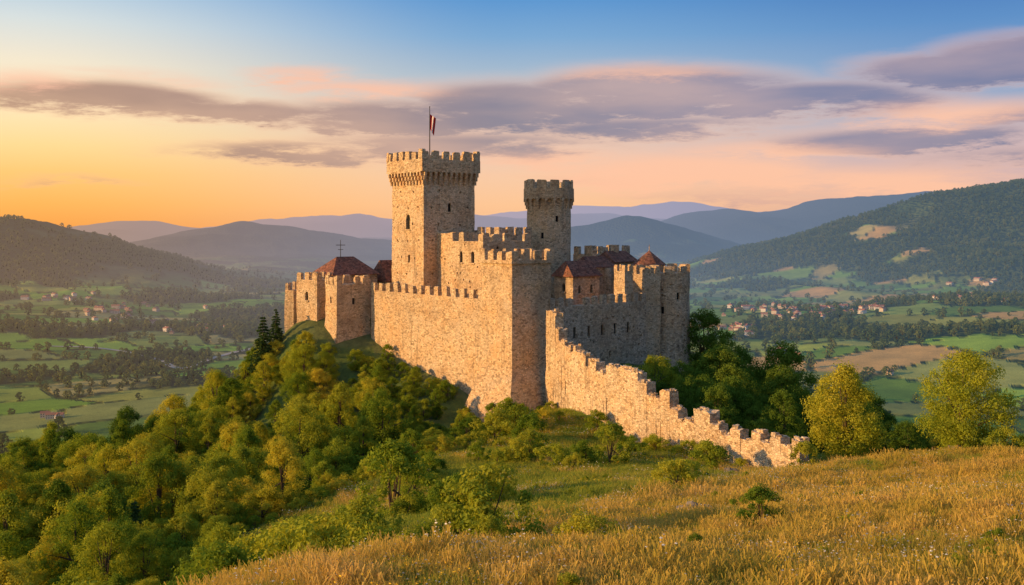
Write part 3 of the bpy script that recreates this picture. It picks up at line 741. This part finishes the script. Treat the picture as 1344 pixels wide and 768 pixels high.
wallrun('curtain_wall',[(X(487,148),148),(X(634,129),129)],[Z(390,133)+.0],-26,1.6,(1.15,1.05,.75,.5),holes=34,slits=[(.3,-12,.35,1.),(.62,-12,.35,1.)])
# --- left gatehouse group
p=block(416,150,52,4.5,3.4);B=Build('west_turret');solid(B.body,p,-24,Z(368,150),.9,.08)
for p0,p1 in faces_of(p): merlons(B.trim,p0,p1,Z(368,150),1.0,1.0,.6,.45)
B.window(p[3],p[0],.5,Z(395,150),.6,1.);B.finish(STONE)
p=block(442,146,38,3.6,5.4);B=Build('west_tower');zt=Z(374,146);solid(B.body,p,-24,zt,.9,.08,flare=lambda z:max(0,-14-z)*.12)
for p0,p1 in faces_of(p): merlons(B.trim,p0,p1,zt,1.15,1.0,.6,.45,miss=.15)
B.window(p[0],p[1],.5,Z(400,147),.45,.9,False);B.window(p[3],p[0],.5,Z(398,147),.4,.9,False,False);B.finish(STONE)
def roof(mb,poly,ze,zr,over=.35,hip=.3,mi=0,th=.12):
    q=offs(poly,over);P=[Vector((a[0],a[1],ze)) for a in q]
    l01=(P[1]-P[0]).length;l12=(P[2]-P[1]).length
    if l01<l12: P=P[1:]+P[:1]
    A_=(P[3]+P[0])/2;B_=(P[1]+P[2])/2;r0=A_.lerp(B_,hip);r1=A_.lerp(B_,1-hip);r0.z=r1.z=zr
    V=P+[r0,r1]+[a-Vector((0,0,th)) for a in P]
    mb.add(V,[(0,1,5,4),(1,2,5),(2,3,4,5),(3,0,4),(0,6,7,1),(1,7,8,2),(2,8,9,3),(3,9,6,0),(6,9,8,7)],mi)
def house(name,u,Y,a,sl,sr,zb,ve,vr,hip=.25,wins=(),mat=None,chim=None):
    p=block(u,Y,a,sl,sr);B=Build(name);ze=Z(ve,Y);zr=Z(vr,Y);solid(B.body,p,zb,ze,1.0,.05)
    roof(B.trim,p,ze+.13,zr,.35,hip,1)
    for (fc_,t,z,w,h) in wins: B.window(*( (p[3],p[0]) if fc_=='l' else (p[0],p[1])),t,z,w,h)
    if chim:
        for (t,s_) in chim:
            c=Vector(p[0]).lerp(Vector(p[2]),t);B.trim.box((c.x,c.y,zr-.1),(.35,.1,0),(-.1,.35,0),(0,0,.9),0,.02);B.trim.box((c.x,c.y,zr+.85),(.43,.12,0),(-.12,.43,0),(0,0,.08),0,.01)
    B.finish(mat or STONE2);return p
house('west_hall',438,152,38,6.5,7.4,-20,362,338,.32,wins=[('r',.3,Z(378,153),.5,.9),('r',.7,Z(378,153),.5,.9)])
house('chapel',508,157,42,4.5,5.5,-20,370,342,.08)
vb=MB();vx,vy=X(447,157),157.
for vs,fs in (tube([(vx,vy,Z(342,155)-.5),(vx,vy,Z(315,155))],[.07,.04],6),tube([(vx-.7,vy,Z(322,155)),(vx+.7,vy,Z(322,155))],[.05,.05],6),tube([(vx-.4,vy,Z(328,155)),(vx+.4,vy,Z(328,155))],[.04,.04],6)): vb.add(vs,fs)
vb.obj('weather_vane',[IRON],castle)
# --- palace block between keep and front tower
p=block(634,137,40,7.5,8.5);B=Build('palace_block');zt=Z(317,137);solid(B.body,p,-20,zt,.9,.08)
for p0,p1 in faces_of(p): merlons(B.trim,p0,p1,zt,1.15,1.15,.75,.5,miss=.2)
B.window(p[3],p[0],.35,Z(345,139),.7,1.2);B.window(p[3],p[0],.7,Z(345,139),.7,1.2);B.window(p[0],p[1],.3,Z(335,139),.5,1.)
for i in range(10): B.hole(p[3],p[0],random.uniform(.08,.92),random.uniform(-11,-2),.26)
B.finish(STONE)
p=block(598,143,40,5.5,6.5);B=Build('keep_annex');zt=Z(306,143);solid(B.body,p,-20,zt,.9,.08,tj=.2)
B.window(p[0],p[1],.35,Z(335,144),.5,1.)
for i in range(8): B.hole(p[3],p[0],random.uniform(.08,.92),random.uniform(-11,-2),.26)
B.finish(STONE)
p=block(655,144,40,5,6);B=Build('palace_upper');zt=Z(309,144);solid(B.body,p,-12,zt,.9,.06)
for p0,p1 in faces_of(p): merlons(B.trim,p0,p1,zt,1.2,1.15,.7,.5)
B.finish(STONE2)
p=block(592,153,40,5,6);B=Build('inner_gallery');solid(B.body,p,-12,Z(303,153),.9,.06,tj=.1);B.finish(STONE2)
# --- right group
house('great_hall',752,139,42,3.6,5.2,-20,364,343,.12,wins=[('l',.5,Z(383,140),.55,.9),('r',.25,Z(385,140),.5,.9),('r',.7,Z(385,140),.5,.9)])
p=block(776,158,40,4,8.6);B=Build('north_range');zt=Z(334,158);solid(B.body,p,-20,zt,.9,.06)
for p0,p1 in faces_of(p): merlons(B.trim,p0,p1,zt,1.25,1.3,1.0,.5,miss=.2)
B.window(p[0],p[1],.3,Z(350,158),.5,.9);B.window(p[0],p[1],.65,Z(350,158),.5,.9);B.finish(STONE2)
house('north_lodge',806,152,42,4,5,-20,345,330,.1,chim=[(.5,1)])
p=block(800,146,42,3.2,3.6);B=Build('inner_wall_tower');zt=Z(352,146);solid(B.body,p,-20,zt,.9,.07)
B.window(p[0],p[1],.5,Z(372,146),.55,1.0);B.finish(STONE2)
p=block(820,138,44,1.9,1.7);B=Build('stair_turret');zt=Z(356,138);solid(B.body,p,-20,zt,.8,.06)
for p0,p1 in faces_of(p): merlons(B.trim,p0,p1,zt,.7,.6,.4,.3)
B.finish(STONE)
house('garrison_house',775,145,42,3.4,4.8,-20,352,337,.1,chim=[(.6,1)])
c3=(X(854,149),149+1.5);B=Build('tiled_turret');q=ngon(c3[0],c3[1],2.45,8,.3);solid(B.body,q,-20,Z(348,149),.9,.05)
q2=ngon(c3[0],c3[1],2.75,8,.3);B.trim.add([(a,b,Z(348,149)) for a,b in q2]+[(c3[0],c3[1],Z(329,149))],[(i,(i+1)%8,8) for i in range(8)]+[tuple(range(7,-1,-1))],1)
vs,fs=tube([(c3[0],c3[1],Z(330,149)),(c3[0],c3[1],Z(321,149))],[.08,.03],6);B.trim.add(vs,fs);B.finish(STONE2)
c4=(X(880,144),144+3.2);B=Build('east_tower');q=ngon(c4[0],c4[1],3.25,18);zt=Z(359,144)
solid(B.body,q,-27,zt,.9,.1,flare=lambda z:max(0,-17.5-z)*.22)
q2=ngon(c4[0],c4[1],3.3,9,.25)
for p0,p1 in faces_of(q2): merlons(B.trim,p0,p1,zt,1.15,1.5,.75,.5,inset=-.12)
f=faces_of(q);B.window(*f[12],.5,-12.,.42,1.,False,False);B.window(*f[14],.5,-10.,.42,1.,False,False)
for i in range(16): B.hole(*f[random.choice((9,10,11,12,13,14,15))],.5,-18+i*.72,.26)
B.finish(STONE2)
p=block(846,141,40,4,3.2);B=Build('east_tower_spur');zt=Z(360,141);solid(B.body,p,-25,zt,.9,.08)
for p0,p1 in faces_of(p): merlons(B.trim,p0,p1,zt,1.0,.9,.5,.4)
B.window(p[3],p[0],.5,Z(395,141),.45,1.,False,False);B.finish(STONE)
wallrun('inner_curtain_wall',[(X(722,127.5),127.5),(X(848,140.5),140.5)],[-9.9],-25,1.5,(1.1,.95,.7,.5),STONE2,slits=[(t,-14.0,.48,1.4) for t in (.1,.24,.38,.52,.66,.8)]+[(.3,-17,.35,.8),(.6,-17,.35,.8)],holes=22)
wallrun('rear_curtain_wall',[(25,150),(14,176),(-28,176),(-35,158)],[-9.5]*3,-40,1.5)
# flag
flag=empty('flag')
fx,fy=X(564,151),151.;fb=MB();z0=9.6;z1=Z(141,151)
vs,fs=tube([(fx,fy,z0),(fx,fy,z1)],[.09,.05],8);fb.add(vs,fs)
vs,fs=tube([(fx,fy,z1-.02),(fx,fy,z1+.06),(fx,fy,z1+.16)],[.03,.1,.02],8);fb.add(vs,fs);fb.obj('pole',[IRON],flag)
fb=MB();nx_,nz_=8,12;V=[];ztop=Z(150,151)
for j in range(nz_+1):
    for i in range(nx_+1):
        s_=i/nx_;t_=j/nz_;V.append((fx+.06+s_*.85*(1-.35*t_),fy+.22*math.sin(s_*7+t_*2)*s_,ztop-t_*2.2-s_*1.0*(.6+.4*t_)))
fb.v=V
for j in range(nz_):
    for i in range(nx_):
        fb.f.append([j*(nx_+1)+i,j*(nx_+1)+i+1,(j+1)*(nx_+1)+i+1,(j+1)*(nx_+1)+i]);fb.m.append(1 if 3<=i<=4 else 0)
fb.obj('banner',[RED,WHITE],flag,True)
print('castle',time.time()-T0)

# ------------------------------------------------------------------ ruined wall
rwo=empty('ruined_stone_wall');mb=MB();th=1.1
P=[Vector((X(u,Y),Y)) for u,Y,a,b in RW];zt_=[Z(a,Y) for u,Y,a,b in RW];zb_=[Z(b,Y) for u,Y,a,b in RW]
cum=[0]
for i in range(len(P)-1): cum.append(cum[-1]+(P[i+1]-P[i]).length)
def wp(s): return Vector((np.interp(s,cum,[p.x for p in P]),np.interp(s,cum,[p.y for p in P])))
s=0.;Lw=cum[-1];smer=cum[9]
cols=[]
while s<Lw-.2:
    if s<smer-1: w=random.uniform(.5,1.6)
    else: w=random.uniform(1.15,1.6)
    cols.append((s,min(s+w,Lw)));s+=w
prev=0
for k,(s0,s1) in enumerate(cols):
    sm=(s0+s1)/2
    zt0=float(np.interp(sm,cum,zt_));zb0=float(np.interp(sm,cum,zb_))
    if s0<smer-1:
        nn_=mnoise.noise(Vector((sm*.38,3.3,0)));prev=.5*prev+random.uniform(-.3,.3)
        z1=zt0-.5+prev+(1.0 if nn_>.02 else 0)-(.5 if nn_<-.3 else 0)
    else: z1=zt0-(.0 if (k%2==0) else random.uniform(.6,1.0))+random.uniform(-.15,.1)
    a=wp(s0);b=wp(s1);e=(b-a).normalized();nn=Vector((e.y,-e.x))
    poly=[tuple(a+nn*th/2),tuple(b+nn*th/2),tuple(b-nn*th/2),tuple(a-nn*th/2)]
    solid(mb,poly,-25.0,z1,.5,.07,tj=.16)
    for _ in range(3):
        q=a.lerp(b,random.random())+nn*random.uniform(-.35,.35);r=random.uniform(.1,.26);an=random.uniform(0,3)
        mb.box((q.x,q.y,z1+r*.4),(math.cos(an)*r,math.sin(an)*r,0),(-math.sin(an)*r,math.cos(an)*r,0),(0,0,r*.7),0,.05)
mb.obj('masonry',[RUIN],rwo)

# ------------------------------------------------------------------ rocks
def rock(name,x0,y0,r,fl=.6,seed=0,n_=1):
    bm=bmesh.new()
    for k in range(n_):
        ox,oy=(random.uniform(-r,r)*1.5,random.uniform(-r,r)) if k else (0,0);rr=r*(1 if k==0 else random.uniform(.35,.75))
        g=bmesh.ops.create_icosphere(bm,subdivisions=3,radius=1)
        gz=hz(x0+ox,y0+oy)
        for v in g['verts']:
            c=v.co.copy();d=1+.45*mnoise.noise(c*1.3+Vector((seed+k*3,0,0)))+.15*mnoise.noise(c*4+Vector((seed,k,0)))
            cc=mnoise.cell(c*1.5+Vector((seed,k,1)))*.1
            v.co=Vector((x0+ox+c.x*rr*(d+cc)*1.2,y0+oy+c.y*rr*(d+cc),gz+c.z*rr*fl*(d+cc)+rr*fl*.5))
    me=bpy.data.meshes.new(name);bm.to_mesh(me);bm.free();me.materials.append(ROCK);link(bpy.data.objects.new(name,me))
rock('limestone_boulder',X(908,44),44,.6,.7,1,3);rock('limestone_boulder',X(1238,38),38,.38,.6,5,4);rock('limestone_boulder',X(958,78),78,.5,.8,9,2)
rock('limestone_boulder',X(918,139),139,.9,.9,12,4)
rock('stone_pile',X(1240,80),78,.8,.9,15,7)
rock('limestone_boulder',X(630,128),124,.5,.6,17,2)
fe=empty('wire_fence');fm=MB();pts=[]
for i in range(7):
    u=1140+i*17;Yf=90-i*1.6;x0=X(u,Yf);z0=hz(x0,Yf);pts.append((x0,Yf,z0));vs,fs=tube([(x0,Yf,z0-.3),(x0+random.uniform(-.08,.08),Yf,z0+1.3)],[.06,.05],6);fm.add(vs,fs)
fm.obj('posts',[WOOD],fe);fm=MB()
for a,b in zip(pts[:-1],pts[1:]):
    for hh in (.5,1.1):
        vs,fs=tube([(a[0],a[1],a[2]+hh),(b[0],b[1],b[2]+hh)],[.015,.015],4);fm.add(vs,fs)
fm.obj('wires',[IRON],fe)

# ------------------------------------------------------------------ village houses & road
def hmat(name,c):
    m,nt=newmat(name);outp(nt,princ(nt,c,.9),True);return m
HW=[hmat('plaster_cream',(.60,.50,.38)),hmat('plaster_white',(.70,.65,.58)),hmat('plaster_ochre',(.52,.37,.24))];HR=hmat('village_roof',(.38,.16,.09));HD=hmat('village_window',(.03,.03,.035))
def vhouse(name,L,W,H,R_,wm,seed):
    mb=MB();mb.box((0,0,H/2-1),(L/2,0,0),(0,W/2,0),(0,0,H/2+1))
    o=.5;mb.add([(-L/2-o,-W/2-o,H-.1),(L/2+o,-W/2-o,H-.1),(L/2+o,W/2+o,H-.1),(-L/2-o,W/2+o,H-.1),(-L/2-o,0,H+R_),(L/2+o,0,H+R_)],[(0,1,5,4),(2,3,4,5),(1,2,5),(3,0,4),(3,2,1,0)],1)
    mb.box((L*.2,W*.15,H+R_*.8),(.4,0,0),(0,.4,0),(0,0,1.1),0)
    for sy in (-1,1):
        for zz in ((1.6,4.3) if H>5 else (1.6,)):
            k=int(L/2.6)
            for i in range(k):
                xx=-L/2+L*(i+.5)/k;mb.box((xx,sy*W/2,zz),(.5,0,0),(0,.03,0),(0,0,.65),2)
    me=bpy.data.meshes.new(name);me.from_pydata(mb.v,[],mb.f)
    for q in (wm,HR,HD): me.materials.append(q)
    me.polygons.foreach_set('material_index',mb.m);return me
VH=coll('village_kinds',[vhouse('v0',11,8,5.6,2.2,HW[0],0),vhouse('v1',13,9,5.8,2.4,HW[1],1),vhouse('v2',9,7,3.4,2,HW[2],2),vhouse('v3',16,8,5.2,2.3,HW[0],3)])
hp=[]
for (u,v,su,sv,k) in [(75,392,60,5,14),(75,550,16,7,4),(190,405,70,6,16),(260,432,50,8,9),(1060,412,70,8,22),(1130,407,40,5,12),(965,432,30,6,10),(1020,466,20,4,4),(1265,393,45,4,10),(1000,408,40,6,12),(1170,490,5,3,1),(130,420,60,12,8),(1290,372,60,6,6)]:
    for i in range(k):
        hp.append(ground_hit(u+random.gauss(0,su*.5),v+random.gauss(0,sv*.5),450,3500))
hp=np.array(hp);scatter('village_houses',hp[:,0],hp[:,1],hp[:,2],rng.uniform(0,3.1,len(hp)),rng.uniform(.7,1.,len(hp))*np.where(hp[:,1]<1100,.65,1.),rng.integers(0,4,len(hp)),VH)
def road(name,pts,w):
    P_=[ground_hit(u,v,450,3500) for u,v in pts];d=[0]
    for a,b in zip(P_[:-1],P_[1:]): d.append(d[-1]+math.hypot(b[0]-a[0],b[1]-a[1]))
    t=np.arange(0,d[-1],8.);xs=np.interp(t,d,[p[0] for p in P_]);ys=np.interp(t,d,[p[1] for p in P_])
    for _ in range(12): xs[1:-1]=(xs[:-2]+xs[2:]+xs[1:-1]*2)/4;ys[1:-1]=(ys[:-2]+ys[2:]+ys[1:-1]*2)/4
    dx=np.gradient(xs);dy=np.gradient(ys);l=np.hypot(dx,dy);nx=-dy/l*w/2;ny=dx/l*w/2
    V=[]
    for sx in (-1,0,1): V.append(np.stack([xs+nx*sx,ys+ny*sx,height(xs+nx*sx,ys+ny*sx)+.9],-1))
    V=np.concatenate(V);m_=len(xs);fs=[]
    for j in range(2):
        for i in range(m_-1): fs.append((j*m_+i,(j+1)*m_+i,(j+1)*m_+i+1,j*m_+i+1))
    link(bpy.data.objects.new(name,mesh_np(name,V,np.array(fs)[:,::-1],(hmat(name+'_surface',(.42,.38,.31)),))))
road('country_road',[(60,455),(140,458),(200,470),(240,487),(262,478),(310,462),(350,455)],8)

# ------------------------------------------------------------------ sun, sky
sund=Vector((-.965,-.26,0)).normalized();el=math.radians(12.5)
sv=Vector((sund.x*math.cos(el),sund.y*math.cos(el),math.sin(el)))
sl=bpy.data.lights.new('sun','SUN');sl.energy=5.0;sl.angle=math.radians(.5);sl.color=(1,.58,.21)
so=link(bpy.data.objects.new('sun',sl));so.rotation_euler=sv.to_track_quat('Z','Y').to_euler();so.location=(-60,-20,60)
W=bpy.data.worlds.new('World');scene.world=W;W.use_nodes=True;nt=W.node_tree;nt.nodes.clear()
sky=nt.nodes.new('ShaderNodeTexSky');sky.sky_type='NISHITA';sky.sun_disc=False;sky.sun_elevation=el;sky.sun_rotation=math.atan2(sund.x,sund.y)%(2*math.pi)
tc=nt.nodes.new('ShaderNodeTexCoord').outputs['Generated'];sx=nt.nodes.new('ShaderNodeSeparateXYZ');nt.links.new(tc,sx.inputs[0])
az=M(nt,'ARCTAN2',sx.outputs[0],sx.outputs[1]);elv=M(nt,'ARCSINE',sx.outputs[2])
e=M(nt,'DIVIDE',elv,.5,clamp=True)
pos=[0,.045,.10,.149,.22,.297,.37,.44,1]
def st(cols): return [(p,lin(c)) for p,c in zip(pos,cols)]
lf=ramp(nt,e,st([(250,160,68),(255,178,80),(255,196,106),(255,214,138),(255,228,180),(244,228,200),(214,220,218),(170,198,220),(130,160,200)]))
md=ramp(nt,e,st([(244,182,136),(250,192,144),(244,194,158),(232,192,170),(207,188,182),(163,180,198),(116,161,204),(80,142,202),(100,140,190)]))
rt=ramp(nt,e,st([(210,162,148),(212,166,156),(200,164,168),(182,162,178),(146,156,186),(110,146,192),(74,128,188),(48,108,178),(90,125,180)]))
s1=maprange(nt,az,-.46,.0,0,1,True);s2=maprange(nt,az,.0,.46,0,1,True)
g=mixc(nt,s2,mixc(nt,s1,lf,md),rt)
# the sky opposite the sunset is dusky
dusk=maprange(nt,az,.55,1.3,1.0,.78,True);dk=nt.nodes.new('ShaderNodeVectorMath');dk.operation='SCALE';nt.links.new(g,dk.inputs[0]);nt.links.new(dusk,dk.inputs['Scale']);g=dk.outputs[0]
cb=nt.nodes.new('ShaderNodeCombineXYZ');nt.links.new(M(nt,'MULTIPLY',az,9.),cb.inputs[0]);nt.links.new(M(nt,'MULTIPLY',elv,46.),cb.inputs[1]);cb.inputs[2].default_value=3.7
nA=noisen(nt,cb.outputs[0],1.0,10,.68)
cb2=nt.nodes.new('ShaderNodeCombineXYZ');nt.links.new(M(nt,'MULTIPLY',az,3.),cb2.inputs[0]);nt.links.new(M(nt,'MULTIPLY',elv,14.),cb2.inputs[1]);cb2.inputs[2].default_value=9.1
nB=noisen(nt,cb2.outputs[0],1.0,5,.5)
azw=M(nt,'ADD',az,M(nt,'MULTIPLY',M(nt,'SUBTRACT',nB,.5),.10));elw=M(nt,'ADD',elv,M(nt,'MULTIPLY',M(nt,'SUBTRACT',nA,.5),.04))
def cloud(u,v,su,sv_,w):
    ca_=math.atan((u-672)/F);ce=math.atan((HZ-v)/F*math.cos(ca_))
    a=M(nt,'MULTIPLY',M(nt,'SUBTRACT',azw,ca_),F/su);b=M(nt,'MULTIPLY',M(nt,'SUBTRACT',elw,ce),F/sv_)
    r2=M(nt,'ADD',M(nt,'MULTIPLY',a,a),M(nt,'MULTIPLY',b,b));return M(nt,'MULTIPLY',M(nt,'EXPONENT',M(nt,'MULTIPLY',r2,-.8)),w)
tot=None
for c in [(130,130,150,22,1.2),(310,148,150,18,1.),(520,156,200,28,1.),(680,140,170,34,1.15),(860,122,170,34,1.25),(1050,134,160,26,1.15),(380,200,150,15,.95),(600,192,240,24,.85),(850,168,240,20,.85),(1270,90,130,24,1.2),(1350,66,100,22,1.05),(1200,184,180,18,1.05),(1350,152,110,20,.85),(1330,208,140,18,.75),(90,238,80,8,.6),(1000,256,220,14,.6),(760,236,180,9,.5)]:
    q=cloud(*c);tot=q if tot is None else M(nt,'MAXIMUM',tot,q)
dens=M(nt,'MULTIPLY',tot,M(nt,'ADD',-.08,M(nt,'MULTIPLY',nA,2.1)))
cm=maprange(nt,dens,.16,.80,0,1,True)
ccol=ramp(nt,maprange(nt,az,-.46,.46),[(0,lin((178,132,106))),(.25,lin((160,124,116))),(.5,lin((124,114,136))),(.75,lin((108,110,148))),(1,lin((110,106,144)))])
lit=mixc(nt,.7,g,lin((255,190,148)))
cc=mixc(nt,maprange(nt,dens,.26,.82,0,1,True),lit,ccol)
cc=mixc(nt,maprange(nt,nB,.42,.66,0,.45),cc,lit)
g=mixc(nt,M(nt,'MULTIPLY',cm,.94),g,cc)
pk=None
for c in [(900,226,180,26,1.05),(1090,240,220,22,.9),(740,214,140,18,.75),(470,118,120,16,.85),(400,98,80,14,.8),(1230,150,150,22,.75),(1000,200,160,16,.75),(850,95,140,13,.65),(150,100,160,12,.6),(20,105,70,16,.7)]:
    q=cloud(*c);pk=q if pk is None else M(nt,'MAXIMUM',pk,q)
pm=M(nt,'MULTIPLY',maprange(nt,M(nt,'MULTIPLY',pk,M(nt,'ADD',-.1,M(nt,'MULTIPLY',nA,2.1))),.2,.9,0,1,True),.85)
g=mixc(nt,pm,g,lin((252,188,154)))
bg=nt.nodes.new('ShaderNodeBackground');nt.links.new(g,bg.inputs[0]);bg.inputs[1].default_value=.97
b2=nt.nodes.new('ShaderNodeBackground');nt.links.new(sky.outputs[0],b2.inputs[0]);b2.inputs[1].default_value=.02
ad=nt.nodes.new('ShaderNodeAddShader');nt.links.new(bg.outputs[0],ad.inputs[0]);nt.links.new(b2.outputs[0],ad.inputs[1])
wo=nt.nodes.new('ShaderNodeOutputWorld');nt.links.new(ad.outputs[0],wo.inputs[0])

# ------------------------------------------------------------------ camera
cd=bpy.data.cameras.new('camera');cd.lens=36;cd.sensor_width=36;cd.sensor_fit='HORIZONTAL';cd.shift_y=-84/1344;cd.clip_start=.1;cd.clip_end=60000
co=link(bpy.data.objects.new('camera',cd));co.location=(0,0,0);co.rotation_euler=(math.radians(90),0,0);scene.camera=co
scene.view_settings.view_transform='Standard';scene.view_settings.look='None';scene.view_settings.exposure=0
print('done',time.time()-T0)
